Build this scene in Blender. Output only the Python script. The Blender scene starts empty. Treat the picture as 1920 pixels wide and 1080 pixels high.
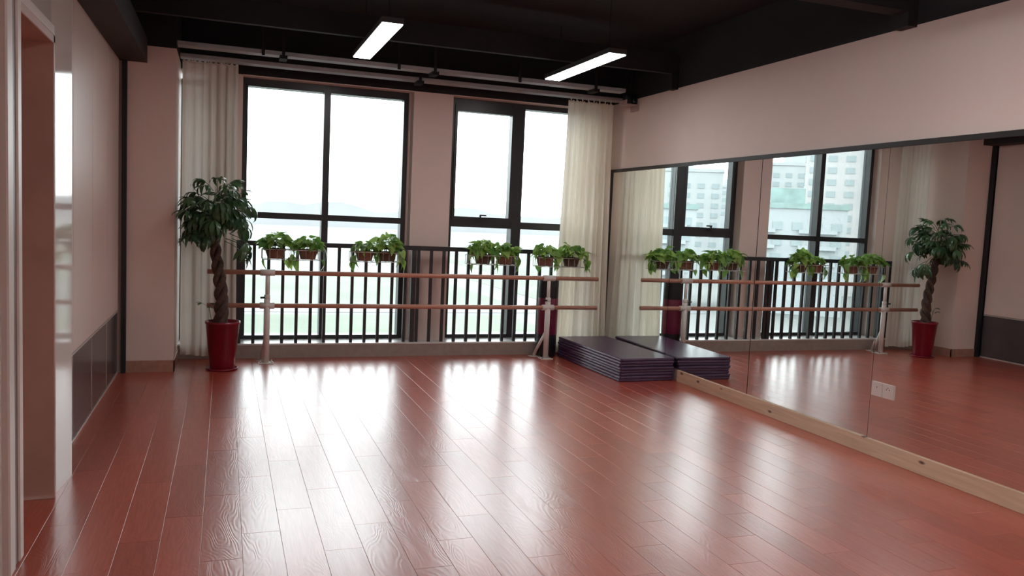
import bpy, math, random
from mathutils import Vector, Matrix, Euler
random.seed(7)
R = math.radians
SC = bpy.context.scene
COL = SC.collection

# ------------------------------------------------------------------ camera
CAM = Vector((-3.7378, -7.5182, 1.3268)); FPX = 1518.8
YAW, PITCH, ROLL = R(19.6666), R(-4.733), R(2.5678)
fw = Vector((math.sin(YAW)*math.cos(PITCH), math.cos(YAW)*math.cos(PITCH), math.sin(PITCH)))
rt = Vector((math.cos(YAW), -math.sin(YAW), 0)); up = rt.cross(fw)
rt2 = math.cos(ROLL)*rt + math.sin(ROLL)*up
up2 = -math.sin(ROLL)*rt + math.cos(ROLL)*up
cd = bpy.data.cameras.new('camera'); cam = bpy.data.objects.new('camera', cd); COL.objects.link(cam)
cam.matrix_world = Matrix(((rt2.x, up2.x, -fw.x, CAM.x), (rt2.y, up2.y, -fw.y, CAM.y), (rt2.z, up2.z, -fw.z, CAM.z), (0, 0, 0, 1)))
cd.sensor_width = 36; cd.lens = FPX*36/1920; cd.clip_start = 0.05; cd.clip_end = 3000
SC.camera = cam

# ------------------------------------------------------------------ world: bright overcast sky
SKY = 6.0
w = bpy.data.worlds.new('overcast_sky'); SC.world = w; w.use_nodes = True
bg = w.node_tree.nodes['Background']; bg.inputs[0].default_value = (0.93, 0.975, 1.0, 1); bg.inputs[1].default_value = SKY
SC.view_settings.view_transform = 'Standard'; SC.view_settings.look = 'None'
SC.view_settings.gamma = 1; SC.view_settings.exposure = 0.08
SC.view_settings.use_curve_mapping = False
LAMP = 16.0            # emission of the ceiling lamps' diffusers
SC.cycles.max_bounces = 10; SC.cycles.diffuse_bounces = 6; SC.cycles.glossy_bounces = 6
SC.cycles.transparent_max_bounces = 16; SC.cycles.sample_clamp_indirect = 30; SC.cycles.blur_glossy = 0
def portal(x0, x1, z0, z1, y):     # sampling guide in a window opening, gives off nothing itself
    l = bpy.data.lights.new('window_portal', 'AREA'); l.shape = 'RECTANGLE'; l.size = x1-x0; l.size_y = z1-z0
    l.cycles.is_portal = True
    o = bpy.data.objects.new('window_portal', l); COL.objects.link(o)
    o.location = ((x0+x1)/2, y, (z0+z1)/2); o.rotation_euler = (R(-90), 0, 0); o['kind'] = 'helper'
portal(-3.60, -2.09, .13, 2.5, .44); portal(-1.66, -.19, .13, 2.5, .44); portal(-4.11, -3.9, .13, 2.43, .44)

# ------------------------------------------------------------------ materials
def nt(name):
    m = bpy.data.materials.new(name); m.use_nodes = True
    t = m.node_tree; return m, t, t.nodes['Principled BSDF'], t.nodes['Material Output']
def setp(b, col=None, rough=None, metal=None, spec=None, coat=None, coatr=None, ior=None):
    if col is not None: b.inputs['Base Color'].default_value = (*col, 1)
    if rough is not None: b.inputs['Roughness'].default_value = rough
    if metal is not None: b.inputs['Metallic'].default_value = metal
    if spec is not None: b.inputs['Specular IOR Level'].default_value = spec
    if coat is not None: b.inputs['Coat Weight'].default_value = coat
    if coatr is not None: b.inputs['Coat Roughness'].default_value = coatr
    if ior is not None: b.inputs['IOR'].default_value = ior
def paint(name, col, rough=.5, var=.08, scale=6, bump=0.0, bscale=200, coord='Object', **k):
    """plain surface with a faint tone mottling and fine relief"""
    m, t, b, o = nt(name); setp(b, col, rough, **k)
    tc = t.nodes.new('ShaderNodeTexCoord'); n = t.nodes.new('ShaderNodeTexNoise')
    n.inputs['Scale'].default_value = scale; n.inputs['Detail'].default_value = 4
    t.links.new(tc.outputs[coord], n.inputs['Vector'])
    r = t.nodes.new('ShaderNodeValToRGB')
    r.color_ramp.elements[0].position = .3; r.color_ramp.elements[1].position = .7
    r.color_ramp.elements[0].color = (*[c*(1-var) for c in col], 1); r.color_ramp.elements[1].color = (*[min(1, c*(1+var)) for c in col], 1)
    t.links.new(n.outputs['Fac'], r.inputs['Fac']); t.links.new(r.outputs['Color'], b.inputs['Base Color'])
    if bump:
        n2 = t.nodes.new('ShaderNodeTexNoise'); n2.inputs['Scale'].default_value = bscale
        t.links.new(tc.outputs[coord], n2.inputs['Vector'])
        bp = t.nodes.new('ShaderNodeBump'); bp.inputs['Strength'].default_value = bump; bp.inputs['Distance'].default_value = .002
        t.links.new(n2.outputs['Fac'], bp.inputs['Height']); t.links.new(bp.outputs['Normal'], b.inputs['Normal'])
    return m
M = {}
M['wall'] = paint('wall_paint', (.78, .635, .575), .6, .03, 2, .08, 120)
M['pillar'] = paint('pillar_paint', (.78, .63, .565), .55, .03, 2, .08, 120)
M['black'] = paint('black_ceiling_paint', (.012, .011, .013), .8, .2, 3)
M['beam'] = paint('dark_beam_paint', (.024, .019, .019), .7, .2, 3)
M['tray'] = paint('dark_grey_metal', (.38, .41, .42), .5, .1, 8)
M['kerb'] = paint('stone_kerb', (.34, .28, .25), .5, .1, 15)
M['sill'] = paint('white_stone_sill', (.80, .80, .79), .3, .04, 10)
M['gloss_white'] = paint('white_lacquer_wall', (.74, .68, .64), .07, .02, 2, spec=.6)
M['panel'] = paint('pale_partition_panel', (.77, .63, .57), .32, .02, 2)
M['grey_panel'] = paint('grey_skirting_panel', (.085, .072, .075), .22, .08, 4)
M['strip'] = paint('aluminium_strip', (.62, .57, .54), .35, .05, 20, metal=.4)
M['shadow_gap'] = paint('black_joint_gap_shade', (.012, .011, .014), .6, .1, 5)  # black behind the board joints, and painted-in shade of the corner gap
M['skirt'] = paint('tile_skirting', (.40, .21, .155), .3, .12, 18)
M['frame'] = paint('dark_window_frame', (.030, .032, .036), .32, .1, 10)
M['rail'] = paint('dark_railing_steel', (.028, .030, .034), .38, .15, 14)
M['white_metal'] = paint('white_powder_coat', (.72, .66, .62), .35, .04, 20)
M['steel'] = paint('bright_steel', (.6, .6, .6), .25, .05, 20, metal=1)
M['brown_door'] = paint('brown_door_wood', (.48, .295, .245), .5, .12, 3)
M['casing'] = paint('pale_door_casing', (.62, .52, .47), .4, .04, 4)
M['red_casing'] = paint('dark_red_door_trim', (.13, .045, .038), .45, .1, 6)
M['pot_red'] = paint('red_glazed_plastic', (.22, .008, .024), .30, .10, 12)
M['terracotta'] = paint('terracotta', (.26, .12, .085), .75, .18, 30, .2, 150)
M['terracotta_dark'] = paint('dark_terracotta', (.12, .075, .055), .75, .18, 30, .2, 150)
M['soil'] = paint('dark_soil', (.03, .02, .015), .9, .4, 60, .5, 80)
M['wire'] = paint('white_wire', (.55, .55, .53), .35, .05, 20)
M['bag_black'] = paint('black_vinyl', (.012, .013, .015), .35, .2, 20)
M['bag_maroon'] = paint('maroon_vinyl', (.16, .010, .040), .35, .12, 20)
M['socket'] = paint('socket_plastic', (.68, .58, .54), .3, .02, 20)
M['hole'] = paint('socket_hole_black', (.01, .01, .01), .6, .1, 20)
M['lamp_body'] = paint('lamp_housing', (.05, .05, .05), .5, .1, 8)
M['mat'] = paint('purple_mat_vinyl', (.078, .038, .092), .30, .14, 9, .25, 260)
M['mat_edge'] = paint('purple_mat_piping', (.12, .066, .135), .38, .14, 30)
M['trim_black'] = paint('mirror_edge_trim', (.020, .015, .015), .45, .1, 20)
M['projector'] = paint('pinkish_bracket_paint', (.45, .33, .31), .5, .1, 20)
M['concrete'] = paint('outer_wall_concrete', (.5, .49, .47), .8, .1, 3)

m, t, b, o = nt('lamp_diffuser'); setp(b, (1, 1, 1), .5)
b.inputs['Emission Color'].default_value = (1.0, .965, .955, 1); b.inputs['Emission Strength'].default_value = LAMP; M['diffuser'] = m
m, t, b, o = nt('mirror_silver'); setp(b, (.89, .92, .905), .004, 1.0); M['mirror'] = m
# thin window glass: lets light straight through, keeps a Fresnel reflection
m, t, b, o = nt('window_glass'); t.nodes.remove(b)
tr = t.nodes.new('ShaderNodeBsdfTransparent'); tr.inputs[0].default_value = (.955, .985, .98, 1)
gl = t.nodes.new('ShaderNodeBsdfGlossy'); gl.inputs['Roughness'].default_value = .01
fr = t.nodes.new('ShaderNodeFresnel'); fr.inputs[0].default_value = 1.45
mx = t.nodes.new('ShaderNodeMixShader'); t.links.new(fr.outputs[0], mx.inputs[0]); t.links.new(tr.outputs[0], mx.inputs[1]); t.links.new(gl.outputs[0], mx.inputs[2])
t.links.new(mx.outputs[0], o.inputs['Surface']); M['glass'] = m
# sheer curtain cloth
def cloth(name, col, thin, trans):
    m, t, b, o = nt(name); t.nodes.remove(b)
    d = t.nodes.new('ShaderNodeBsdfDiffuse'); d.inputs[0].default_value = (*col, 1)
    tl = t.nodes.new('ShaderNodeBsdfTranslucent'); tl.inputs[0].default_value = (*col, 1)
    tp = t.nodes.new('ShaderNodeBsdfTransparent')
    tc = t.nodes.new('ShaderNodeTexCoord'); mp = t.nodes.new('ShaderNodeMapping'); mp.inputs['Scale'].default_value = (60, 60, 3)
    n = t.nodes.new('ShaderNodeTexNoise'); n.inputs['Scale'].default_value = 1.5; n.inputs['Detail'].default_value = 3
    t.links.new(tc.outputs['Object'], mp.inputs[0]); t.links.new(mp.outputs[0], n.inputs['Vector'])
    r = t.nodes.new('ShaderNodeValToRGB'); r.color_ramp.elements[0].color = (*[c*.86 for c in col], 1); r.color_ramp.elements[1].color = (*[min(1, c*1.08) for c in col], 1)
    t.links.new(n.outputs['Fac'], r.inputs[0]); t.links.new(r.outputs[0], d.inputs[0]); t.links.new(r.outputs[0], tl.inputs[0])
    a = t.nodes.new('ShaderNodeMixShader'); a.inputs[0].default_value = trans
    t.links.new(d.outputs[0], a.inputs[1]); t.links.new(tl.outputs[0], a.inputs[2])
    c = t.nodes.new('ShaderNodeMixShader'); c.inputs[0].default_value = thin
    t.links.new(a.outputs[0], c.inputs[1]); t.links.new(tp.outputs[0], c.inputs[2]); t.links.new(c.outputs[0], o.inputs['Surface'])
    return m
M['curtain_l'] = cloth('grey_sheer_curtain', (.80, .76, .69), .004, .28)
M['curtain_r'] = cloth('cream_sheer_curtain', (.92, .86, .74), .008, .36)
# leaves: colour varies from leaf to leaf, light passes through
def leafmat(name, ca, cb, trans, rough=.4):
    m, t, b, o = nt(name); oi = t.nodes.new('ShaderNodeObjectInfo')
    r = t.nodes.new('ShaderNodeValToRGB'); r.color_ramp.elements[0].color = (*ca, 1); r.color_ramp.elements[1].color = (*cb, 1)
    tc = t.nodes.new('ShaderNodeTexCoord'); n = t.nodes.new('ShaderNodeTexNoise'); n.inputs['Scale'].default_value = 25; n.inputs['Detail'].default_value = 3
    t.links.new(tc.outputs['Object'], n.inputs['Vector'])
    ad = t.nodes.new('ShaderNodeMath'); ad.operation = 'MULTIPLY_ADD'; ad.inputs[1].default_value = .5; ad.inputs[2].default_value = -.15
    t.links.new(n.outputs['Fac'], ad.inputs[0]); s = t.nodes.new('ShaderNodeMath'); s.operation = 'ADD'
    mu = t.nodes.new('ShaderNodeMath'); mu.operation = 'MULTIPLY'; mu.inputs[1].default_value = .8
    t.links.new(oi.outputs['Random'], mu.inputs[0]); t.links.new(mu.outputs[0], s.inputs[0]); t.links.new(ad.outputs[0], s.inputs[1])
    t.links.new(s.outputs[0], r.inputs[0]); t.links.new(r.outputs[0], b.inputs['Base Color']); setp(b, None, rough)
    tl = t.nodes.new('ShaderNodeBsdfTranslucent'); t.links.new(r.outputs[0], tl.inputs[0])
    a = t.nodes.new('ShaderNodeMixShader'); a.inputs[0].default_value = trans
    t.links.new(b.outputs[0], a.inputs[1]); t.links.new(tl.outputs[0], a.inputs[2]); t.links.new(a.outputs[0], o.inputs['Surface'])
    return m
M['tree_leaf'] = leafmat('dark_green_leaf', (.024, .070, .030), (.10, .19, .085), .15, .28)
M['pothos'] = leafmat('pothos_leaf', (.07, .24, .04), (.52, .74, .20), .42, .38)
M['stem'] = paint('green_stem', (.08, .16, .04), .6, .2, 40)
M['bark'] = paint('braided_bark', (.085, .050, .038), .8, .35, 35, .6, 90)
# wood with a grain along one axis
def wood(name, ca, cb, stretch, rough, scale=1.0, bump=.1, knots=False, spec=None):
    m, t, b, o = nt(name); setp(b, None, rough, spec=spec)
    tc = t.nodes.new('ShaderNodeTexCoord'); mp = t.nodes.new('ShaderNodeMapping'); mp.inputs['Scale'].default_value = stretch
    t.links.new(tc.outputs['Object'], mp.inputs[0])
    n = t.nodes.new('ShaderNodeTexNoise'); n.inputs['Scale'].default_value = scale; n.inputs['Detail'].default_value = 6; n.inputs['Distortion'].default_value = .6
    t.links.new(mp.outputs[0], n.inputs['Vector'])
    r = t.nodes.new('ShaderNodeValToRGB'); r.color_ramp.elements[0].position = .3; r.color_ramp.elements[1].position = .7
    r.color_ramp.elements[0].color = (*ca, 1); r.color_ramp.elements[1].color = (*cb, 1); t.links.new(n.outputs['Fac'], r.inputs[0])
    out = r.outputs[0]
    if knots:
        v = t.nodes.new('ShaderNodeTexVoronoi'); v.inputs['Scale'].default_value = 1; mp2 = t.nodes.new('ShaderNodeMapping'); mp2.inputs['Scale'].default_value = (1, 5.5, 13)
        t.links.new(tc.outputs['Object'], mp2.inputs[0]); t.links.new(mp2.outputs[0], v.inputs['Vector'])
        k = t.nodes.new('ShaderNodeValToRGB'); k.color_ramp.elements[0].position = .08; k.color_ramp.elements[0].color = (1, 1, 1, 1)
        k.color_ramp.elements[1].position = .17; k.color_ramp.elements[1].color = (0, 0, 0, 1); t.links.new(v.outputs['Distance'], k.inputs[0])
        mx = t.nodes.new('ShaderNodeMix'); mx.data_type = 'RGBA'; t.links.new(k.outputs[0], mx.inputs['Factor'])
        t.links.new(out, mx.inputs['A']); mx.inputs['B'].default_value = (.14, .055, .03, 1); out = mx.outputs['Result']
    t.links.new(out, b.inputs['Base Color'])
    bp = t.nodes.new('ShaderNodeBump'); bp.inputs['Strength'].default_value = bump; bp.inputs['Distance'].default_value = .001
    t.links.new(n.outputs['Fac'], bp.inputs['Height']); t.links.new(bp.outputs['Normal'], b.inputs['Normal'])
    return m
M['pine'] = wood('knotty_pine', (.60, .40, .27), (.74, .53, .37), (6, 1.2, 25), .6, 2.0, .1, True)
M['barre_wood'] = wood('reddish_beech', (.50, .225, .155), (.60, .30, .21), (2, 40, 40), .32, 1.5, .05)
# floor: embossed laminate, glossy coat; grain differs from plank to plank
def floor_mat():
    m, t, b, o = nt('red_brown_laminate')
    tc = t.nodes.new('ShaderNodeTexCoord'); oi = t.nodes.new('ShaderNodeObjectInfo')
    cx = t.nodes.new('ShaderNodeCombineXYZ')
    for i, k in enumerate((37.0, 91.0, 13.0)):
        mu = t.nodes.new('ShaderNodeMath'); mu.operation = 'MULTIPLY'; mu.inputs[1].default_value = k
        t.links.new(oi.outputs['Random'], mu.inputs[0]); t.links.new(mu.outputs[0], cx.inputs[i])
    va = t.nodes.new('ShaderNodeVectorMath'); va.operation = 'ADD'
    t.links.new(tc.outputs['Object'], va.inputs[0]); t.links.new(cx.outputs[0], va.inputs[1])
    mp = t.nodes.new('ShaderNodeMapping'); mp.inputs['Scale'].default_value = (9, 2.2, 1); t.links.new(va.outputs[0], mp.inputs[0])
    n = t.nodes.new('ShaderNodeTexNoise'); n.inputs['Scale'].default_value = .9; n.inputs['Detail'].default_value = 1.5; n.inputs['Distortion'].default_value = .4
    t.links.new(mp.outputs[0], n.inputs['Vector'])
    # growth rings: contour lines of the noise field
    ml = t.nodes.new('ShaderNodeMath'); ml.operation = 'MULTIPLY'; ml.inputs[1].default_value = 130
    si = t.nodes.new('ShaderNodeMath'); si.operation = 'SINE'; t.links.new(n.outputs['Fac'], ml.inputs[0]); t.links.new(ml.outputs[0], si.inputs[0])
    mp2 = t.nodes.new('ShaderNodeMapping'); mp2.inputs['Scale'].default_value = (120, 7, 1); t.links.new(va.outputs[0], mp2.inputs[0])
    n2 = t.nodes.new('ShaderNodeTexNoise'); n2.inputs['Scale'].default_value = 1; n2.inputs['Detail'].default_value = 5; t.links.new(mp2.outputs[0], n2.inputs['Vector'])
    r = t.nodes.new('ShaderNodeValToRGB'); e = r.color_ramp.elements
    e[0].position = .25; e[0].color = (.42, .066, .037, 1); e[1].position = .8; e[1].color = (.55, .104, .062, 1)
    t.links.new(n2.outputs['Fac'], r.inputs[0])
    hs = t.nodes.new('ShaderNodeHueSaturation'); t.links.new(r.outputs[0], hs.inputs['Color'])
    mv = t.nodes.new('ShaderNodeMath'); mv.operation = 'MULTIPLY_ADD'; mv.inputs[1].default_value = .22; mv.inputs[2].default_value = .89
    t.links.new(oi.outputs['Random'], mv.inputs[0]); t.links.new(mv.outputs[0], hs.inputs['Value'])
    t.links.new(hs.outputs[0], b.inputs['Base Color'])
    setp(b, None, .35, spec=.15, coat=1.0, coatr=.25, ior=1.5); b.inputs['Coat IOR'].default_value = 1.75
    ad = t.nodes.new('ShaderNodeMath'); ad.operation = 'MULTIPLY_ADD'; ad.inputs[1].default_value = .5
    t.links.new(si.outputs[0], ad.inputs[0]); t.links.new(n2.outputs['Fac'], ad.inputs[2])
    bp = t.nodes.new('ShaderNodeBump'); bp.inputs['Strength'].default_value = .2; bp.inputs['Distance'].default_value = .0007
    t.links.new(ad.outputs[0], bp.inputs['Height']); t.links.new(bp.outputs['Normal'], b.inputs['Normal']); t.links.new(bp.outputs['Normal'], b.inputs['Coat Normal'])
    return m
M['floor'] = floor_mat()
M['subfloor'] = paint('dark_joint', (.05, .015, .012), .8, .1, 5)

# ------------------------------------------------------------------ mesh helpers
class MB:
    def __init__(s): s.v = []; s.f = []; s.smooth = []
    def add(s, vs, fs, smooth=False):
        k = len(s.v); s.v += [tuple(v) for v in vs]
        for f in fs: s.f.append(tuple(i+k for i in f)); s.smooth.append(smooth)
        return s
    def box(s, x0, x1, y0, y1, z0, z1, bev=0.0):
        if x1 < x0: x0, x1 = x1, x0
        if y1 < y0: y0, y1 = y1, y0
        if z1 < z0: z0, z1 = z1, z0
        if bev <= 0:
            vs = [(x, y, z) for z in (z0, z1) for y in (y0, y1) for x in (x0, x1)]
            return s.add(vs, [(0, 2, 3, 1), (4, 5, 7, 6), (0, 1, 5, 4), (2, 6, 7, 3), (0, 4, 6, 2), (1, 3, 7, 5)])
        q = min(bev, (x1-x0)*.45, (y1-y0)*.45, (z1-z0)*.45); vs = []; ix = {}
        for sx in (0, 1):
            for sy in (0, 1):
                for sz in (0, 1):
                    X, Y, Z = (x0, x1)[sx], (y0, y1)[sy], (z0, z1)[sz]; a, c, d = (q, -q)[sx], (q, -q)[sy], (q, -q)[sz]
                    ix[sx, sy, sz] = len(vs); vs += [(X, Y+c, Z+d), (X+a, Y, Z+d), (X+a, Y+c, Z)]
        I = lambda a, b_, c, k: ix[a, b_, c]+k
        F = []
        for a in (0, 1):
            F.append([I(a, 0, 0, 0), I(a, 1, 0, 0), I(a, 1, 1, 0), I(a, 0, 1, 0)][::(1 if a else -1)])
            F.append([I(0, a, 0, 1), I(1, a, 0, 1), I(1, a, 1, 1), I(0, a, 1, 1)][::(-1 if a else 1)])
            F.append([I(0, 0, a, 2), I(1, 0, a, 2), I(1, 1, a, 2), I(0, 1, a, 2)][::(1 if a else -1)])
        for a in (0, 1):
            for c in (0, 1):
                F.append([I(a, c, 0, 0), I(a, c, 1, 0), I(a, c, 1, 1), I(a, c, 0, 1)][::(1 if a == c else -1)])
                F.append([I(a, 0, c, 0), I(a, 0, c, 2), I(a, 1, c, 2), I(a, 1, c, 0)][::(1 if a == c else -1)])
                F.append([I(0, a, c, 1), I(1, a, c, 1), I(1, a, c, 2), I(0, a, c, 2)][::(1 if a == c else -1)])
        for k in ix:
            F.append([ix[k], ix[k]+1, ix[k]+2][::(1 if sum(k) % 2 else -1)])
        return s.add(vs, F)
    def tube(s, pts, rad, n=8, caps=True, smooth=True):
        pts = [Vector(p) for p in pts]
        if not isinstance(rad, (list, tuple)): rad = [rad]*len(pts)
        vs = []; fs = []; ref = None
        for i, p in enumerate(pts):
            d = (pts[min(i+1, len(pts)-1)]-pts[max(i-1, 0)]).normalized()
            if ref is None: ref = Vector((0, 0, 1)) if abs(d.z) < .9 else Vector((1, 0, 0))
            a = (ref-d*ref.dot(d)).normalized(); ref = a; c = d.cross(a)
            vs += [p+rad[i]*(math.cos(2*math.pi*k/n)*a+math.sin(2*math.pi*k/n)*c) for k in range(n)]
        for i in range(len(pts)-1):
            for k in range(n):
                fs.append((i*n+k, i*n+(k+1) % n, (i+1)*n+(k+1) % n, (i+1)*n+k))
        s.add(vs, fs, smooth)
        if caps:
            q = len(s.v)-len(vs); s.f.append(tuple(q+k for k in range(n))[::-1]); s.smooth.append(False)
            s.f.append(tuple(q+(len(pts)-1)*n+k for k in range(n))); s.smooth.append(False)
        return s
    def lathe(s, prof, cx=0, cy=0, n=28, smooth=True):
        vs = [(cx+r*math.cos(2*math.pi*k/n), cy+r*math.sin(2*math.pi*k/n), z) for r, z in prof for k in range(n)]; fs = []
        for i in range(len(prof)-1):
            for k in range(n): fs.append((i*n+k, i*n+(k+1) % n, (i+1)*n+(k+1) % n, (i+1)*n+k))
        return s.add(vs, fs, smooth)
    def mesh(s, name, mat):
        me = bpy.data.meshes.new(name); me.from_pydata(s.v, [], s.f); me.materials.append(mat if not isinstance(mat, str) else M[mat])
        me.polygons.foreach_set('use_smooth', s.smooth); me.update(); return me
    def build(s, name, mat, parent=None, kind=None):
        """link as one object; vertices are in world space, the parent only has a location"""
        o = obj_of(name, s.mesh(name, mat), parent)
        if parent is not None:
            off = world_loc(parent)
            for v in o.data.vertices: v.co -= off
        if kind: o['kind'] = kind
        return o
def world_loc(o):
    v = Vector(o.location)
    while o.parent: o = o.parent; v += Vector(o.location)
    return v
def obj_of(name, me, parent=None):
    o = bpy.data.objects.new(name, me); COL.objects.link(o)
    if parent is not None: o.parent = parent
    return o
def tag(o, label, cat=None, group=None, kind=None):
    o['label'] = label
    if cat: o['category'] = cat
    if group: o['group'] = group
    if kind: o['kind'] = kind
    return o
def empty(name, loc=(0, 0, 0)):
    o = bpy.data.objects.new(name, None); COL.objects.link(o); o.location = loc; o.empty_display_size = .05; return o
def thing(name, loc, label, cat, group=None): return tag(empty(name, loc), label, cat, group)
def struct(name, mb, mat, label, parent=None):
    o = mb.build(name, mat, parent)
    if parent is None: o['kind'] = 'structure'; o['label'] = label
    return o
B = lambda *a, **k: MB().box(*a, **k)

# ------------------------------------------------------------------ room shell
ZP, ZC, YR = 2.56, 3.0, -9.0           # paint line, ceiling, rear wall
XL = -4.51
floor = struct('floor', B(-4.75, .12, YR, .5, -.14, -.0125), 'subfloor', 'red brown laminate plank floor of the dance studio')
PW, PL = .1525, .738
def plank_mesh(wd, ln):
    c = .0007; a, e = wd/2-.0004, ln/2-.0004; z0, z1 = -.012, 0
    vs = [(sx*a, sy*e, z0) for sy in (-1, 1) for sx in (-1, 1)] + [(sx*a, sy*e, z1-c*.7) for sy in (-1, 1) for sx in (-1, 1)] + [(sx*(a-c), sy*(e-c), z1) for sy in (-1, 1) for sx in (-1, 1)]
    fs = [(8, 9, 11, 10)]
    for k in (0, 4): fs += [(k, k+1, k+5, k+4), (k+1, k+3, k+7, k+5), (k+3, k+2, k+6, k+7), (k+2, k, k+4, k+6)]
    return vs, fs
vs, fs = plank_mesh(PW, PL); PLM = MB().add(vs, fs).mesh('plank', 'floor')
rest = MB(); cuts = {}
for k in range(-6, 25):
    x0 = -3.654+PW*k; x1 = x0+PW
    cx0, cx1 = max(x0, -4.56), min(x1, .03)
    if cx1-cx0 < .01: continue
    j = -4.372+.245*(k+1); j -= math.floor(j/PL)*PL        # first joint above 0
    y1 = j
    while y1 > YR:
        y0 = y1-PL; cy0, cy1 = max(y0, YR), min(y1, -.002)
        if cy1-cy0 > .02:
            wd, ln = cx1-cx0, cy1-cy0; cen = ((cx0+cx1)/2, (cy0+cy1)/2, 0)
            if cy1 > -5.15:
                key = (round(wd, 3), round(ln, 3))
                if key == (round(PW, 3), round(PL, 3)): me = PLM
                else:
                    if key not in cuts: v_, f_ = plank_mesh(wd, ln); cuts[key] = MB().add(v_, f_).mesh('plank', 'floor')
                    me = cuts[key]
                o = obj_of('plank', me, floor); o.location = cen
            else:
                v_, f_ = plank_mesh(wd, ln); rest.add([(x+cen[0], y+cen[1], z) for x, y, z in v_], f_)
        y1 = y0
rest.build('plank_field', 'floor', floor, 'stuff')

struct('ceiling', B(-4.75, .12, YR, .5, ZC, ZC+.12), 'black', 'black painted ceiling')
wr = struct('wall_right', B(.02, .14, YR, .5, -.01, ZP), 'wall', 'pale pinkish wall above the mirror')
B(.02, .14, YR, .5, ZP, ZC).build('upper_band', 'black', wr)
wrear = struct('wall_rear', B(-4.75, .14, YR-.12, YR, 0, ZP), 'wall', 'pale wall behind the viewer')
B(-4.75, .14, YR-.12, YR, ZP, ZC).build('upper_band', 'black', wrear)
# window wall: piers, lintel, end pieces
wb = struct('wall_back', B(-2.06, -1.675, .165, .415, .131, 2.51), 'wall', 'window wall with pale piers between dark framed windows')
B(-3.90, -3.60, .165, .415, .131, 2.51).build('pier', 'wall', wb)
B(-.19, .02, .165, .415, .131, 2.51).build('pier', 'wall', wb)
B(-4.75, .14, .165, .415, 2.51, ZC).build('lintel', 'black', wb)
for x0, x1 in ((-2.10, -1.655),): B(x0, x1, .30, .415, .131, 2.51).build('pier_back', 'wall', wb)
for x0, x1, nm in ((-3.60, -2.06, 'head_soffit'), (-1.675, -.19, 'head_soffit'), (-4.109, -3.90, 'head_soffit')):
    B(x0, x1, .16, .40, 2.503, 2.5105).build(nm, 'wall', wb)
kerb = struct('trim_1', B(-4.2, .02, 0, .415, -.13, .118), 'kerb', 'low stone kerb running under the windows')
B(-4.2, .02, -.004, .415, .118, .131).build('sill_slab', 'sill', kerb)
# corner pillar
pil = struct('wall_pillar', B(-4.75, -4.109, -.56, .415, 0, 2.545), 'pillar', 'square corner pillar with tiled skirting beside the left curtain')
B(-4.75, -4.109, -.55, .415, 2.545, ZC).build('upper_band', 'black', pil)
struct('baseboard_left', B(-4.455, -4.100, -.569, -.56, 0, .092).box(-4.109, -4.100, -.569, -.004, 0, .092), 'skirt', 'brown tile skirting around the pillar foot')
# left partition: boards with a dark grey lower row, thin metal joints
wl = struct('wall_left', B(-4.75, XL-.012, -3.19, -.56, 0, ZC), 'shadow_gap', 'partition wall of pale boards over dark grey skirting boards')
seams = [-.60, -1.215, -1.895, -2.575, -3.19]
for a, c in zip(seams[1:], seams[:-1]):
    B(XL-.012, XL, a+.002, c-.002, .50, 2.455, bev=.002).build('upper_panel', 'panel', wl)
    B(XL-.012, XL-.004, a+.003, c-.003, .016, .482, bev=.002).build('lower_panel', 'grey_panel', wl)
    B(XL-.012, XL-.0005, a, c, .484, .497).build('joint_strip', 'strip', wl)
    B(XL-.012, XL, a, c, 0, .013).build('joint_strip', 'strip', wl)
for s_ in seams[1:-1]: B(XL-.012, XL-.002, s_-.004, s_+.004, .014, .484).build('joint_strip', 'strip', wl)
B(-4.489, -4.455, -.60, -.562, 0, 2.42).build('corner_gap_shade', 'shadow_gap', wl)  # black strip standing in for the shade between partition and pillar
struct('trim_2', B(-4.75, -4.317, -8.9, -.56, 2.415, 2.60), 'beam', 'dark box beam running above the left partition')
struct('trim_3', B(-4.51, .02, -1.13, -1.08, 2.68, 2.85).box(-.05, .02, -1.13, -1.04, 2.548, 2.69), 'black', 'black cross beam under the ceiling nearer the windows')
struct('trim_4', B(-4.51, .02, -3.76, -3.64, 2.63, 2.85).box(-.05, .02, -3.76, -3.64, 2.548, 2.63), 'black', 'black cross beam under the ceiling nearer the viewer')
# nearer left wall with the doorway
XN = -4.45
wn = struct('wall_left_near', MB().add([(-4.75, -3.5, 0), (XN, -3.5, 0), (XN+.03, -3.19, 0), (-4.75, -3.19, 0), (-4.75, -3.5, 2.415), (XN, -3.5, 2.415), (XN+.03, -3.19, 2.415), (-4.75, -3.19, 2.415)], [(0, 3, 2, 1), (4, 5, 6, 7), (0, 1, 5, 4), (1, 2, 6, 5), (2, 3, 7, 6), (3, 0, 4, 7)]), 'gloss_white', 'glossy white wall around the brown doorway')
B(-4.75, XN, -4.20, -3.50, 2.03, 2.415).build('door_lintel', 'gloss_white', wn)
B(-4.75, XN, YR, -4.20, 0, 2.415).build('side_piece', 'gloss_white', wn)
dr = struct('door_1', B(-4.64, -4.60, -4.16, -3.53, .01, 2.0), 'brown_door', 'brown wooden door set back in the left doorway')
B(-4.75, -4.435, -3.53, -3.497, 0, 2.03, bev=.003).build('door_jamb', 'brown_door', dr)
B(-4.75, -4.435, -4.20, -4.165, 0, 2.03, bev=.003).build('door_jamb', 'brown_door', dr)
B(-4.75, -4.435, -4.20, -3.497, 1.995, 2.03, bev=.003).build('door_head', 'brown_door', dr)
B(-4.60, -4.585, -4.16, -3.53, 1.96, 1.99).build('door_stop', 'casing', dr)
B(-4.60, -4.575, -3.545, -3.53, 0, 1.99).build('door_stop', 'brown_door', dr)
B(XN, -4.438, -4.26, -3.49, 2.03, 2.075, bev=.003).build('door_casing', 'casing', dr)
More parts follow.
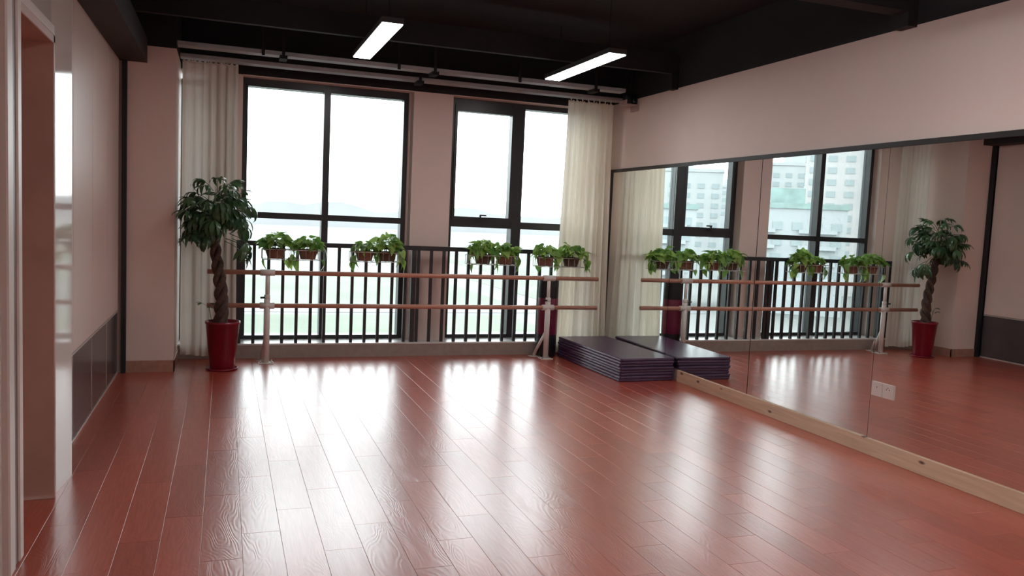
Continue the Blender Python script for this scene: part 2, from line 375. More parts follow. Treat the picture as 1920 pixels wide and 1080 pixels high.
B(-4.46, -4.425, -4.225, -4.165, 0, 2.06, bev=.006).build('door_casing', 'casing', dr)
B(-4.46, -4.432, -4.29, -4.225, 0, 2.06, bev=.004).build('door_casing', 'red_casing', dr)
B(-4.46, -4.425, -4.37, -4.29, 0, 2.06, bev=.006).build('door_casing', 'casing', dr)

# ------------------------------------------------------------------ windows
def window(name, label, x0, x1, zt, mull, tr, sash=None, top=.07, side=.046):
    yF, yB, yG = .28, .40, .36
    mb = MB()
    fr_ = B(x0, x0+side, yF, yB, .131, zt); o = struct(name, fr_, 'frame', label)
    B(x1-side, x1, yF, yB, .131, zt).build('window_frame', 'frame', o)
    B(x0+side, x1-side, yF, yB, zt-top, zt).build('window_frame', 'frame', o)
    B(x0+side, x1-side, yF, yB, .131, .165).build('window_frame', 'frame', o)
    xs = [x0+side, x1-side]
    if mull:
        B(mull[0], mull[1], yF-.01, yB, .165, zt-.02).build('mullion', 'frame', o); xs = [x0+side, mull[0], mull[1], x1-side]
    for i in range(0, len(xs), 2):
        a, c = xs[i], xs[i+1]
        if tr:
            B(a, c, yF, yB, tr[0], tr[1]).build('transom', 'frame', o)
            lo, hi = [(a, c, .165, tr[0])], [(a, c, tr[1], zt-top)]
        else: lo, hi = [(a, c, .165, zt-top)], []
        for k, (p, q, r0, r1) in enumerate(lo+hi):
            if sash and i == 0 and k == 1:
                s_ = sash
                so = B(p, p+s_*.35, yF-.012, yG, r0, r1).build('opening_sash', 'frame', o)
                so2 = MB().box(p+s_*.35, q-s_*.45, yF-.012, yG, r1-s_, r1).build('opening_sash', 'frame', o)
                B(p+s_*.35, q-s_*.45, yF-.012, yG, r0, r0+s_*.45).build('opening_sash', 'frame', o)
                B(q-s_*.45, q, yF-.012, yG, r0, r1).build('opening_sash', 'frame', o)
                xm = (p+q)/2-.03
                hb = B(xm-.03, xm+.03, yF-.035, yF-.012, r0+.004, r0+.03, bev=.003).build('window_handle', 'frame', o)
                MB().box(xm-.008, xm+.008, yF-.055, yF-.035, r0+.01, r0+.05).box(xm-.008, xm+.06, yF-.06, yF-.045, r0+.045, r0+.06).build('handle_lever', 'frame', hb)
            B(p, q, yG, yG+.006, r0, r1).build('window_pane', 'glass', o)
    return o
window('window_1', 'wide dark framed window between the left curtain and the pier', -3.60, -2.085, 2.503, (-2.882, -2.822), (1.249, 1.305))
window('window_2', 'dark framed window with a handle between the pier and the right curtain', -1.668, -.19, 2.503, (-.995, -.893), (1.245, 1.315), sash=.075, top=.05)
window('window_3', 'narrow window strip behind the left curtain', -4.109, -3.90, 2.44, None, None, side=.02, top=.04)

# ------------------------------------------------------------------ railing
rail = thing('window_railing', (-2.05, .04, .131), 'dark steel balustrade standing on the kerb in front of the windows', 'railing')
B(-4.105, -.10, .018, .062, 1.008, 1.05, bev=.003).build('top_rail', 'rail', rail)
bal = MB().box(-.0135, .0135, -.0135, .0135, 0, .878).mesh('baluster', 'rail')
xs = [-3.484+.1242*i for i in range(-4, 28)]
for x in xs:
    if abs(x+3.612) < .03 or x > -.12: continue
    o = obj_of('baluster', bal, rail); o.location = (x+2.05, 0, 0)
for x in (-3.612, -2.04): B(x-.022, x+.022, .018, .062, .131, 1.008).build('post', 'rail', rail)

# ------------------------------------------------------------------ ceiling trays and lamps
def tray(name, label, y0, y1, z0, z1, x0, x1, hang):
    o = thing(name, ((x0+x1)/2, (y0+y1)/2, z0), label, 'cable tray')
    B(x0, x1, y0, y1, z0, z1, bev=.004).build('tray_body', 'tray', o)
    for x, kind in hang:
        B(x-.012, x+.012, y0-.015, y0, z0-.012, ZC-.002).build('hanger_strap', 'black', o)
        if kind: MB().box(x-.03, x+.03, y0-.03, y1, z0-.028, z0).build('hanger_clamp', 'black', o)
    return o
tray('cable_tray', 'dark grey cable tray hung below the ceiling, farther from the windows', -.46, -.34, 2.595, 2.63, -4.30, -.15,
     [(-3.46, 0), (-3.30, 1), (-2.34, 0), (-2.02, 1), (-1.23, 0), (-.47, 1)])
tray('curtain_track', 'dark grey curtain track box directly above the curtains', -.15, -.03, 2.556, 2.59, -4.105, .015, [(-2.08, 1)])
def lamp(name, label, x0, x1, y0, y1, z=2.572):
    o = thing(name, ((x0+x1)/2, (y0+y1)/2, z), label, 'ceiling lamp', 'slim linear ceiling lamps')
    hs = MB().box(x0-.006, x1+.006, y0-.006, y1+.006, z+.004, z+.04).build('lamp_housing', 'lamp_body', o)
    B(x0, x1, y0, y1, z-.004, z+.004, bev=.002).build('lamp_diffuser', 'diffuser', o)
    for yy in (y0+.15, y1-.15): MB().tube([((x0+x1)/2, yy, z+.04), ((x0+x1)/2, yy, ZC-.002)], .0025, 6).build('suspension_wire', 'black', o)
    return o
lamp('ceiling_lamp', 'lit slim ceiling lamp hanging in front of the wide window', -2.789, -2.656, -2.14, -.866)
lamp('ceiling_lamp', 'lit slim ceiling lamp hanging nearer the mirror wall', -1.12, -.986, -2.067, -.812)
for y in (-4.75, -7.3):  # extra lamps out of view, added to brighten the room
    for x, s_ in ((-2.72, 'on the door side'), (-1.05, 'on the mirror side')):
        lamp('ceiling_lamp', 'added unseen slim ceiling lamp %s, %s' % ('overhead behind the viewer' if y < -6 else 'overhead in the middle of the room', s_), x-.067, x+.067, y-.63, y+.63)
# bracket in the corner above the right curtain
br = thing('speaker_bracket', (-.06, -.33, 2.5), 'small pinkish bracket with black clamps in the upper corner above the right curtain', 'bracket')
MB().box(-.13, .018, -.42, -.28, 2.488, 2.50).build('bracket_plate', 'projector', br)
MB().box(0.0, .018, -.42, -.28, 2.44, 2.488).build('wall_flange', 'projector', br)
MB().box(-.125, -.113, -.42, -.28, 2.50, 2.535).build('bracket_lip', 'projector', br)
MB().lathe([(0, 2.50), (.038, 2.50), (.042, 2.52), (.042, 2.585), (.036, 2.60), (0, 2.60)], -.075, -.35, 16).build('black_clamp', 'bag_black', br)
MB().lathe([(0, 2.50), (.03, 2.50), (.034, 2.53), (.03, 2.58), (0, 2.58)], -.005, -.36, 14).build('black_clamp', 'bag_black', br)
MB().tube([(-.06, -.35, 2.59), (-.03, -.33, 2.8), (-.03, -.33, ZC-.002)], .012, 8).build('drop_rod', 'black', br)

# ------------------------------------------------------------------ mirror wall
mir = thing('wall_mirror', (0, -2.44, .10), 'large wall mirror of tall panels with a black top edge', 'mirror')
ZM0, ZM1 = .101, 1.868
ys = [.02, -1.21, -2.432, -3.655, -4.876, -6.098]
tilt = [0, 0, 0.0022, 0, 0]
for i in range(5):
    a, c = ys[i+1]+(.005 if i == 2 else .003), ys[i]-.003; ym = (a+c)/2
    o = obj_of('mirror_panel', MB().box(0, .005, a-ym, c-ym, 0, ZM1-ZM0).mesh('mirror_panel', 'mirror'), mir)
    o.location = (.003*abs(tilt[i])/.0022 if tilt[i] else 0, ym+2.44, ZM0-.10); o.rotation_euler = (0, 0, tilt[i])
B(.0065, .0195, ys[-1], .16, .10, 1.87).build('backing_board', 'trim_black', mir)
B(-.004, .02, ys[-1], .16, 1.862, 1.895, bev=.002).build('top_trim', 'trim_black', mir)
B(-.004, .0195, .02, .034, .10, 1.868).build('side_trim', 'trim_black', mir)
brd = B(-.013, .0195, -6.1, -1.455, 0, .1, bev=.002).build('base_board', 'pine')
tag(brd, 'knotty pine board on the floor along the bottom of the mirror', 'board')
MB()
so = thing('wall_socket', (0, -3.755, .37), 'double white wall socket low on the mirror', 'socket')
for k, yy in enumerate((-3.669, -3.756)):
    p = B(-.009, 0, yy-.085, yy, .37, .456, bev=.002).build('socket_plate', 'socket', so)
    cy = yy-.0425
    for dy, dz in (((0, .012),) if k == 0 else ((-.011, .012), (.011, .012), (0, .022))):
        B(-.0094, -.0085, cy+dy-.0025, cy+dy+.0025, .413+dz-.004, .413+dz+.004).build('socket_hole', 'hole', p)

# ------------------------------------------------------------------ barre
YB = -.259
ba = thing('ballet_barre', (-2.06, YB, 0), 'double wooden ballet barre on white floor stands in front of the windows', 'barre')
for z in (.789, .503):
    MB().tube([(-3.869, YB, z), (-.244, YB, z)], .0205, 16).build('barre_rail', 'barre_wood', ba)
def stand(X, bx):
    lg = MB().tube([(X, YB, .006), (X, YB, .56)], .026, 14).build('stand_leg', 'white_metal', ba)
    MB().tube([(X, YB, .56), (X, YB, .77)], .017, 12).build('upper_tube', 'white_metal', lg)
    MB().tube([(X, YB, .545), (X, YB, .60)], .025, 12).build('height_collar', 'white_metal', lg)
    MB().tube([(X-.022, YB-.02, .575), (X-.055, YB-.035, .575)], .009, 8).build('clamp_knob', 'bag_black', lg)
    for z in (.789, .503): MB().tube([(X-.06, YB, z), (X+.06, YB, z)], .0275, 14).build('rail_sleeve', 'white_metal', lg)
    pl = MB().box(X-.062, X+.062, YB-.05, YB+.05, 0, .007, bev=.002).build('base_plate', 'white_metal', ba)
    for dx in (-.048, .048):
        for dy in (-.036, .036): MB().tube([(X+dx, YB+dy, .007), (X+dx, YB+dy, .022)], .007, 6).build('anchor_bolt', 'steel', pl)
    MB().tube([(X, YB+.01, .27), (bx, -.112, .012)], .015, 10).build('brace', 'white_metal', ba)
    q = MB().box(bx-.045, bx+.045, -.15, -.07, 0, .006, bev=.002).build('brace_plate', 'white_metal', ba)
    for dx in (-.033, .033): MB().tube([(bx+dx, -.09, .006), (bx+dx, -.09, .02)], .006, 6).build('anchor_bolt', 'steel', q)
stand(-3.382, -3.415); stand(-.765, -.835)

# ------------------------------------------------------------------ mats
NM = 8; th = .2/NM
words = ['bottom mat', 'second mat from the floor', 'third mat from the floor', 'fourth mat from the floor', 'fifth mat from the floor', 'third mat from the top', 'second mat from the top', 'topmost mat']
for i in range(NM):
    z0 = i*th; r_ = random.Random(i+3); dx, dy = r_.uniform(-.008, .006), r_.uniform(-.010, .008)
    if i == NM-1: dx = dy = 0
    o = thing('exercise_mat', (-.30, -.77, z0), 'folded dark purple exercise mat, %s in the corner stack' % words[i], 'mat', 'purple mats stacked in the corner')
    n = 3; mb = MB(); ed = MB()
    L, Wd = 1.30, .535; c = .009
    # rounded slab: profile swept round the rectangle
    prof = [(-c, 0), (-c*.25, th*.18), (0, th*.5), (-c*.25, th*.82), (-c, th)]
    vs = []
    for e_, z in prof:
        a, d_ = Wd/2+e_, L/2+e_; q = .012
        vs += [(a, -d_+q, z), (a, d_-q, z), (a-q, d_, z), (-a+q, d_, z), (-a, d_-q, z), (-a, -d_+q, z), (-a+q, -d_, z), (a-q, -d_, z)]
    fs = [tuple(range(8))[::-1], tuple(32+k for k in range(8))]
    for p in range(4):
        for k in range(8): fs.append((p*8+k, p*8+(k+1) % 8, (p+1)*8+(k+1) % 8, (p+1)*8+k))
    mb.add(vs, fs)
    rot = Matrix.Rotation(R(1.6), 4, 'Z')
    def place(m_): m_.v = [tuple(rot @ Vector(v) + Vector((dx, dy, 0))) for v in m_.v]; return m_
    body = obj_of('mat_body', place(mb).mesh('mat_body', 'mat'), o)
    a, d_ = Wd/2, L/2
    pm = MB().tube([(a-.008, -d_+.006, th-.0025), (-a+.006, -d_+.006, th-.0025), (-a+.006, d_-.008, th-.0025)], .0032, 6)
    obj_of('edge_piping', place(pm).mesh('edge_piping', 'mat_edge'), body)

# ------------------------------------------------------------------ punch bag
bx, by = -.705, -.112
pb = thing('punching_bag', (bx, by, 0), 'black and maroon standing punching bag beside the purple mats', 'punching bag')
MB().lathe([(0, 0), (.088, 0), (.096, .01), (.098, .1), (.100, .225)], bx, by, 24).build('bag_base', 'bag_black', pb)
MB().lathe([(.100, .225), (.1015, .23), (.1015, .58), (.100, .585)], bx, by, 24).build('bag_body', 'bag_maroon', pb)
MB().lathe([(.100, .585), (.101, .59), (.101, .755), (.095, .775), (.06, .784), (0, .786)], bx, by, 24).build('bag_top', 'bag_black', pb)

# ------------------------------------------------------------------ curtains
def curtain(name, label, mat, x0t, x1t, x0b, x1b, y, zt, zb, folds, amp, seed, tex=.25):
    r_ = random.Random(seed); ph = [r_.uniform(0, 6.28) for _ in range(6)]
    nu, nv = folds*10, 26; vs = []; fs = []
    for j in range(nv+1):
        v = j/nv; z = zt+(zb-zt)*v; e = v**1.6
        for i in range(nu+1):
            u = i/nu; xa = x0t+(x0b-x0t)*e; xb = x1t+(x1b-x1t)*e
            uu = u+.02*math.sin(2*math.pi*u*2+ph[0])+.012*math.sin(2*math.pi*u*5+ph[1]+v*.6)
            a = amp*(.75+.35*math.sin(u*7+ph[2])*math.sin(v*2+ph[3]))*(.55+.45*min(1, v*5))
            yy = y+a*math.sin(2*math.pi*folds*uu+.5*math.sin(v*3+ph[4]+u*4))+.3*a*math.sin(4*math.pi*folds*uu+ph[5])
            zz = z+(.006*math.sin(2*math.pi*folds*u*1.5) if j == 0 else 0)+(.008*math.sin(u*9+ph[1]) if j == nv else 0)
            vs.append((xa+(xb-xa)*u, yy, zz))
    for j in range(nv):
        for i in range(nu): k = j*(nu+1)+i; fs.append((k, k+1, k+nu+2, k+nu+1))
    o = thing(name, ((x0b+x1b)/2, y, zb), label, 'curtain')
    MB().add(vs, fs, True).build('curtain_cloth', mat, o)
    hd = [v for v in vs[:nu+1]]
    MB().tube([(p[0], p[1]-.002, zt-.012) for p in hd[::3]], .006, 6).build('gathered_heading', mat, o)
    for i in range(2, nu, 10): B(vs[i][0]-.004, vs[i][0]+.004, -.085, -.075, zt-.01, 2.556).build('curtain_hook', 'white_metal', o)
    return o
curtain('window_curtain', 'grey sheer curtain hanging behind the potted tree', 'curtain_l', -4.088, -3.645, -4.085, -3.628, -.078, 2.545, .045, 7, .022, 4)
curtain('window_curtain', 'cream sheer curtain hanging beside the mirror in the corner', 'curtain_r', -.562, -.07, -.625, -.018, -.045, 2.535, .03, 8, .030, 9)

# ------------------------------------------------------------------ pothos plants in wire racks
def heart(L, W_, fold, droop):
    """heart shaped leaf, stalk at the origin, tip along +x"""
    prof = [(-.10, .30), (.02, .46), (.22, .50), (.45, .40), (.70, .22), (.88, .08), (1.0, 0)]
    vs = [(0, 0, 0)]; 
    for x, w_ in prof:
        dz = -droop*x*x*L
        vs += [(x*L, w_*W_, dz+fold*w_*W_), (x*L if x > .0 else 0, 0, dz), (x*L, -w_*W_, dz+fold*w_*W_)]
    fs = []
    for i in range(len(prof)-1):
        k = 1+i*3; fs += [(k, k+1, k+4, k+3), (k+1, k+2, k+5, k+4)]
    return vs, fs
HM = []
for L, W_, fo, dr_ in ((.080, .072, .35, .25), (.090, .078, .25, .5), (.068, .064, .45, .15), (.098, .08, .2, .7)):
    v_, f_ = heart(L, W_, fo, dr_); HM.append(MB().add(v_, f_, True).mesh('leaf', 'pothos'))
def pothos(X, label, width, height, nleaf, seed, potmat, trail=0, pot=(.066, .085), pz=.905, dy=0):
    r_ = random.Random(seed); Y = -.092+dy
    o = thing('potted_pothos', (X, Y, pz), label, 'potted plant', 'pothos plants on the railing')
    h = .088
    p = MB().lathe([(0, pz), (pot[0], pz), (pot[0]*1.01, pz+.006), (pot[1]*.97, pz+h-.02), (pot[1]*1.05, pz+h-.02), (pot[1]*1.05, pz+h), (pot[1]*.92, pz+h), (pot[1]*.88, pz+h-.018), (0, pz+h-.015)], X, Y, 20)
    pt = p.build('plant_pot', potmat, o)
    nleaf = int(nleaf*1.3)
    for i in range(nleaf):
        az = r_.uniform(0, 2*math.pi); t_ = math.sqrt(r_.random())
        el = r_.random()
        hx = width*t_*math.cos(az); hy = .085*t_*math.sin(az)-.005
        hz = h+.01+height*(1-t_*t_*.75)*(.35+.65*el)
        if i < trail: hx = math.copysign(width*r_.uniform(.8, 1.1), r_.choice((-1, 1, 1)) if trail > 3 else math.cos(az)); hz = h-r_.uniform(-.02, .11); hy = r_.uniform(-.09, -.02)
        me = r_.choice(HM); l = obj_of('leaf', me, o); l.location = (hx, hy, hz)
        tilt_ = r_.uniform(-.5, .9) if i >= trail else r_.uniform(.7, 1.4)
        l.rotation_euler = Euler((r_.uniform(-.7, .7), tilt_, math.atan2(hy-.03, hx)+r_.uniform(-.9, .9)), 'XYZ')
        s_ = r_.uniform(.75, 1.12); l.scale = (s_, s_, s_)
    st = MB()
    for i in range(12):
        az = r_.uniform(0, 6.28); q = r_.uniform(.3, .9)
        st.tube([(X+.02*math.cos(az), Y+.02*math.sin(az), pz+h-.018), (X+.5*q*width*math.cos(az), Y+.04*math.sin(az), pz+h+height*.4), (X+q*width*math.cos(az), Y+.07*math.sin(az), pz+h+height*.45*(1.2-q))], .0018, 5)
    st.build('stems', 'stem', o, 'stuff')
    return o
def rack(x0, x1, label, dy=0):
    o = thing('flower_rack', ((x0+x1)/2, -.09+dy, .90), label, 'plant rack', 'wire racks hooked on the railing')
    y0, y1, z0, z1, r_ = -.178+dy, -.006+dy, .898, .985, .0028
    loop = lambda z: [(x0, y0, z), (x1, y0, z), (x1, y1, z), (x0, y1, z), (x0, y0, z)]
    rm = MB()
    for a, c in zip(loop(z1)[:-1], loop(z1)[1:]): rm.tube([a, c], r_*1.2, 6)
    rm.build('rim_wire', 'wire', o, 'stuff')
    bt = MB()
    for a, c in zip(loop(z0)[:-1], loop(z0)[1:]): bt.tube([a, c], r_, 6)
    n = 7
    for i in range(1, n): x = x0+(x1-x0)*i/n; bt.tube([(x, y0, z0), (x, y1, z0)], r_*.8, 5)
    bt.build('bottom_wires', 'wire', o, 'stuff')
    up_ = MB(); n = 8
    for i in range(n+1):
        x = x0+(x1-x0)*i/n
        up_.tube([(x, y0, z0), (x, y0, z1)], r_*.7, 5); up_.tube([(x, y1, z0), (x, y1, z1)], r_*.7, 5)
    for yy in (y0+.06, y0+.115):
        for x in (x0, x1): up_.tube([(x, yy, z0), (x, yy, z1)], r_*.7, 5)
    up_.build('upright_wires', 'wire', o, 'stuff')
    for x in (x0+.06, x1-.06): MB().tube([(x, y1, z1), (x, .0, 1.056), (x, .04, 1.0545), (x, .067, 1.052), (x, .068, 1.02)], .0035, 6).build('rail_hook', 'wire', o)
rack(-3.425, -2.935, 'white wire flower rack on the railing, nearest the potted tree')
rack(-2.655, -2.205, 'white wire flower rack on the railing, left of the pier')
rack(-1.545, -1.075, 'white wire flower rack on the railing, right of the pier')
rack(-.875, -.385, 'white wire flower rack on the railing, next to the cream curtain', -.08)
pothos(-3.312, 'full leafy pothos in a brown pot nearest the potted tree', .125, .15, 56, 11, 'terracotta', 6)
pothos(-3.032, 'leafy pothos in a terracotta pot before the mullion of the wide window', .12, .12, 50, 12, 'terracotta', 6)
pothos(-2.527, 'sparse small pothos in a reddish pot on the rack left of the pier', .105, .075, 26, 13, 'terracotta', 5)
pothos(-2.318, 'tall bushy pothos close to the left edge of the pier', .12, .155, 56, 14, 'terracotta_dark', 8)
pothos(-1.395, 'bushy pothos in a dark pot just right of the pier', .12, .13, 52, 15, 'terracotta_dark', 5)
pothos(-1.172, 'pothos in a reddish pot in front of the right window mullion', .115, .115, 42, 16, 'terracotta', 6)
pothos(-.784, 'small pothos in a brown pot above the punching bag', .095, .13, 40, 17, 'terracotta', 4, dy=-.08)
pothos(-.507, 'large trailing pothos overlapping the cream curtain', .145, .13, 64, 18, 'terracotta_dark', 14, dy=-.08)

# ------------------------------------------------------------------ money tree in red pot
TX, TY = -3.752, -.508
tree = thing('money_tree', (TX, TY, .015), 'braided money tree with drooping dark leaves in a red pot', 'potted tree')
MB().lathe([(0, 0), (.118, 0), (.126, .006), (.126, .018), (.118, .018), (.113, .008), (0, .008)], TX+.012, TY, 32).build('saucer', 'pot_red', tree)
pot = MB().lathe([(0, .009), (.095, .009), (.099, .016), (.104, .10), (.106, .102), (.132, .380), (.137, .382), (.138, .402), (.128, .402), (.124, .375), (.12, .36), (0, .36)], TX+.012, TY, 36).build('plant_pot', 'pot_red', tree)
MB().lathe([(.1235, .355), (.06, .365), (0, .368)], TX+.012, TY, 24).build('soil', 'soil', tree)
def axis(z):   # trunk centre line
    k = (z-.36)/.75; return Vector((TX-.005-.04*k+.018*math.sin(k*5), TY+.01*math.sin(k*4), z))
for s_ in range(3):
    pts = []; rad = []
    for i in range(42):
        z = .355+.76*i/41; k = i/41; rr = .030*(1-.30*k)*(1+.12*math.sin(k*40)); a = s_*math.pi*2/3+k*15
        c = axis(z); pts.append((c.x+rr*math.cos(a)*1.15, c.y+rr*math.sin(a), z)); rad.append(.029*(1-.36*k))
    MB().tube(pts, rad, 10).build('trunk_strand', 'bark', tree)
def palm_leaf(nl, L, Wd, droop, seed):
    """compound leaf: stalk along +x from the origin, leaflets fanned and drooping at its end"""
    r_ = random.Random(seed); mb = MB(); P = .15
    mb.tube([(0, 0, 0), (P*.5, 0, .012), (P, 0, .006)], [.0035, .003, .0025], 5)
    for i in range(nl):
        a = (i-(nl-1)/2)*(2.1/nl*1.35)+r_.uniform(-.12, .12); l = L*(1-.22*abs(a)/1.4)*r_.uniform(.88, 1.08); dr = droop*r_.uniform(.75, 1.25)
        d = Vector((math.cos(a), math.sin(a), 0)); sd = Vector((-math.sin(a), math.cos(a), 0))
        vs = []; prof = ((0, .03), (.18, .42), (.42, .92), (.62, 1), (.82, .62), (1, 0))
        pos = Vector((P, 0, .006)); ang = .25; last = 0
        for u, w_ in prof:
            st_ = (u-last)*l; last = u
            pos = pos+d*math.cos(ang)*st_+Vector((0, 0, 1))*math.sin(ang)*st_; ang -= dr*.34
            hw = Wd*.5*w_; vs += [pos+sd*hw+Vector((0, 0, hw*.35)), pos, pos-sd*hw+Vector((0, 0, hw*.35))]
        fs = []
        for j in range(len(prof)-1): k = j*3; fs += [(k, k+1, k+4, k+3), (k+1, k+2, k+5, k+4)]
        mb.add(vs, fs, True)
    return mb
PLF = [palm_leaf(6, .20, .037, .95, 1).mesh('leaf', 'tree_leaf'), palm_leaf(5, .18, .036, 1.35, 2).mesh('leaf', 'tree_leaf'), palm_leaf(6, .15, .032, .8, 3).mesh('leaf', 'tree_leaf'), palm_leaf(5, .215, .040, 1.6, 4).mesh('leaf', 'tree_leaf')]
def put_leaf(me, loc, rot, sc, rr):
    # keep the leaf out of the pillar, the curtain and the crown's outline
    for k in range(25):
        e_ = Euler(rot, 'XYZ'); m_ = Matrix.LocRotScale(Vector(loc)+Vector((TX, TY, .015)), e_, Vector((sc, sc, sc)))
        ok = True
        for v in me.vertices:
            p = m_ @ v.co
            if (p.x < -4.10 and p.y > -.57) or p.y > -.16 or p.x < -4.14 or p.x > -3.47 or (p.z < .97 and p.x < -3.68): ok = False; break
        if ok: break
        rot = (rot[0], rot[1]+rr.uniform(-.25, .25), rot[2]+rr.uniform(-.9, .9)); sc *= .985
    else: return
    l = obj_of('leaf', me, tree); l.location = loc; l.rotation_euler = rot; l.scale = (sc, sc, sc)
r_ = random.Random(21)
# short branches and their leaves
for k in range(8):
    az = k*2.4+.3; ln = r_.uniform(.10, .20); top = axis(1.10)
    e = top+Vector((math.cos(az)*ln*.55, math.sin(az)*ln*.55, ln*1.35*r_.uniform(.7, 1.25)))
    if k == 0: e = top+Vector((.0, 0, .33))
    MB().tube([axis(1.07), (top+e)/2+Vector((0, 0, .015)), e], [.011, .008, .005], 7).build('branch', 'stem', tree)
    for j in range(12):
        f_ = .35+.65*j/11; p = top.lerp(e, f_); a2 = az+r_.uniform(-2.2, 2.2) if j < 9 else az+r_.uniform(-.6, .6)
        el = r_.uniform(-.35, .55) if j < 8 else r_.uniform(.1, .8)
        put_leaf(r_.choice(PLF), p-Vector((TX, TY, .015)), (r_.uniform(-.3, .3), -el, a2), r_.uniform(.68, .98), r_)
for dx, dy, z, az, s_, el in ((-.07, 0, 1.10, 3.1, 1.0, -.15), (-.10, -.05, 1.12, 3.6, 1.05, -.3), (.07, -.03, 1.08, -.3, 1.05, -.45), (.06, -.05, 1.06, -.9, 1.0, -.5), (-.02, -.08, 1.10, -1.6, 1.05, -.3), (-.06, -.07, 1.15, -2.3, 1.1, -.25),
                            (.12, -.02, 1.16, .1, 1.0, -.1), (.10, -.06, 1.22, -.5, 1.05, .05), (-.14, 0, 1.25, 2.9, .95, .1), (-.06, 0, 1.38, 2.8, .8, .45), (.03, -.04, 1.43, -1.2, .9, .5), (.09, 0, 1.38, .3, .8, .6), (-.04, -.04, 1.42, -2.0, .9, .5), (.12, 0, 1.30, -.1, .95, .2), (.0, -.1, 1.22, -1.7, 1.05, 0), (0, -.02, 1.46, -1.5, .85, .75), (-.03, 0, 1.46, 2.6, .8, .7), (.03, 0, 1.45, .5, .8, .7), (-.1, -.03, 1.36, -2.6, .95, .35), (.05, -.06, 1.34, -.9, 1.0, .3), (0, -.08, 1.32, -1.4, 1.0, .25), (-.1, -.06, 1.27, -2.4, 1.0, .1), (.1, -.04, 1.12, -.4, 1.0, -.5), (.12, 0, 1.08, .1, .95, -.6), (-.12, -.02, 1.16, 3.3, .95, -.25)):
    put_leaf(r_.choice(PLF), (dx-.045, dy, z-.015), (r_.uniform(-.2, .2), -el, az), s_, r_)
# little shoot at the pot's rim
MB().tube([(TX-.07, TY, .365), (TX-.085, TY, .46), (TX-.10, TY, .53)], .003, 5).build('side_shoot', 'stem', tree)
for a, z, s_ in ((3.0, .53, .5), (1.2, .52, .45), (-1.4, .50, .5)):
    l = obj_of('leaf', PLF[2], tree); l.location = (-.098, 0, z-.03); l.rotation_euler = (0, -.5, a); l.scale = (s_*.8, s_*.8, s_*.8)

# ------------------------------------------------------------------ outside: ground, trees, buildings
GZ = -14.0
M['ground'] = paint('pale_ground', (.134, .140, .136), .9, .1, .03)
M['field'] = paint('grass_field', (.112, .136, .104), .9, .2, .05)
M['road'] = paint('concrete_road', (.150, .152, .158), .9, .1, .1)
M['hill'] = paint('hazy_hill', (.148, .155, .160), .9, .08, .01)
M['bld_a'] = paint('pale_render', (.30, .315, .32), .8, .05, .2)
M['bld_b'] = paint('pale_tile_facade', (.27, .29, .30), .8, .05, .2)
M['bld_c'] = paint('pinkish_facade', (.32, .315, .315), .8, .05, .2)
M['bld_roof'] = paint('green_roof_terrace', (.17, .235, .225), .8, .2, .5)
M['bld_win'] = paint('far_window_glass', (.19, .225, .235), .5, .1, .5)
struct('ground_outside', B(-500, 700, .7, 1500, GZ-1, GZ), 'ground', 'pale ground far below the windows')
for lab, x0, x1, y0, y1 in (('nearest pale green field below the wide window', -10, 40, 75, 116), ('pale green field beyond the first road', -25, 46, 130, 200), ('pale green field below the right window', 55, 120, 130, 200), ('far pale green field toward the hills', 70, 200, 210, 330)):
    struct('field_patch', B(x0, x1, y0, y1, GZ, GZ+.05), 'field', lab)
for lab, x0, x1, y0, y1 in (('pale road crossing in front of the fields', -60, 300, 66, 71), ('pale road between the nearer and farther fields', -80, 300, 119, 126)):
    struct('road_outside', B(x0, x1, y0, y1, GZ+.02, GZ+.06), 'road', lab)
hl = MB()
N = 60
for i in range(N+1):
    x = -500+1200*i/N; hh = 4+9*abs(math.sin(i*.37))+6*abs(math.sin(i*.83+1)); hl.v += [(x, 900, GZ), (x, 930, GZ+10+hh), (x, 1000, GZ)]
for i in range(N): k = i*3; hl.f += [(k, k+3, k+4, k+1), (k+1, k+4, k+5, k+2)]; hl.smooth += [True, True]
struct('hills_outside', hl, 'hill', 'low hazy hills along the horizon')
WM = MB().box(-.5, .5, -.5, .5, -.5, .5).mesh('far_window', 'bld_win')
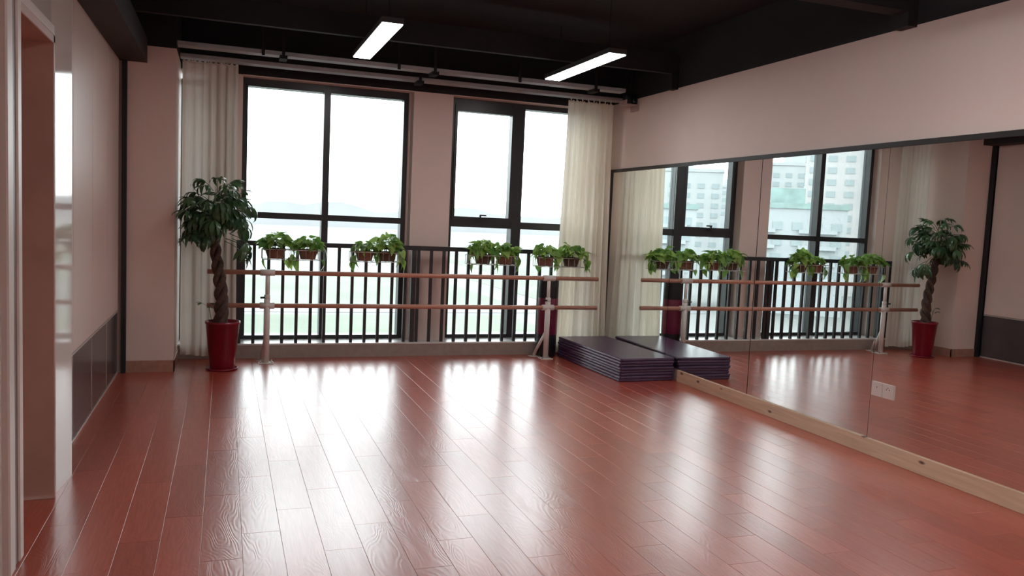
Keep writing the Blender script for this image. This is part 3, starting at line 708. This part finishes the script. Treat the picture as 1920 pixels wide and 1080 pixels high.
def building(label, cx, cy, wd, dp, h, rz, mat, cols, floors, f0, roof=None, balcony=False):
    o = thing('apartment_building', (cx, cy, GZ), label, 'building', 'hazy apartment blocks outside'); o.rotation_euler = (0, 0, rz)
    def part(name, mb, mt, par=o): return obj_of(name, mb.mesh(name, mt), par)
    part('tower_body', B(-wd/2, wd/2, -dp/2, dp/2, 0, h), mat)
    part('roof_parapet', B(-wd/2-.3, wd/2+.3, -dp/2-.3, dp/2+.3, h, h+1.0), roof or mat)
    part('stair_tower', B(-wd*.15, wd*.15, -dp*.2, dp*.2, h+1.0, h+4.0), roof or mat)
    fh = 3.0
    for f_ in range(f0, floors):
        z = f_*fh+1.7
        if z+1 > h: break
        for c in range(cols):
            x = -wd/2+wd*(c+.5)/cols
            q = obj_of('far_window', WM, o); q.location = (x, -dp/2, z); q.scale = (wd/cols*.5, .25, 1.5)
        for c in range(max(2, cols//2)):
            n = max(2, cols//2); y = -dp/2+dp*(c+.5)/n
            q = obj_of('far_window', WM, o); q.location = (wd/2, y, z); q.scale = (.25, dp/n*.45, 1.5)
        if balcony and f_ % 1 == 0:
            part('balcony_slab', B(-wd*.42, -wd*.1, -dp/2-1.1, -dp/2, z-1.3, z-.6), mat); part('balcony_slab', B(wd*.1, wd*.42, -dp/2-1.1, -dp/2, z-1.3, z-.6), mat)
# seen only through the mirror: towers standing off to the left
def at(az, d): a = R(az); return 3.74-d*math.sin(a), -7.5+d*math.cos(a)
for lab, az, d, wd, dp, h, rz, mt, cols, fl, f0, roof, bal_ in (
    ('tall pale tower block seen in the mirror through the wide window', 43.0, 235, 30, 24, 45, 40, 'bld_c', 7, 31, 3, None, False),
    ('mid rise block with green roof seen in the mirror', 38.3, 170, 21, 16, 20, 36, 'bld_b', 6, 6, 2, 'bld_roof', True),
    ('distant pale tower rising behind the green roofed block', 38.6, 300, 24, 20, 38, 36, 'bld_a', 6, 27, 6, None, False),
    ('tall hazy tower seen in the mirror through the right window', 31.0, 270, 26, 22, 33, 32, 'bld_a', 6, 10, 3, None, False),
    ('low terraced block seen in the mirror through the right window', 28.2, 165, 22, 16, 19, 28, 'bld_b', 6, 6, 2, 'bld_roof', True),
    ('distant grey block between the hazy towers', 34.6, 380, 30, 22, 34, 34, 'bld_b', 7, 19, 7, None, False)):
    x, y = at(az, d); building(lab, x, y, wd, dp, h, R(rz), mt, cols, fl, f0, roof, bal_)
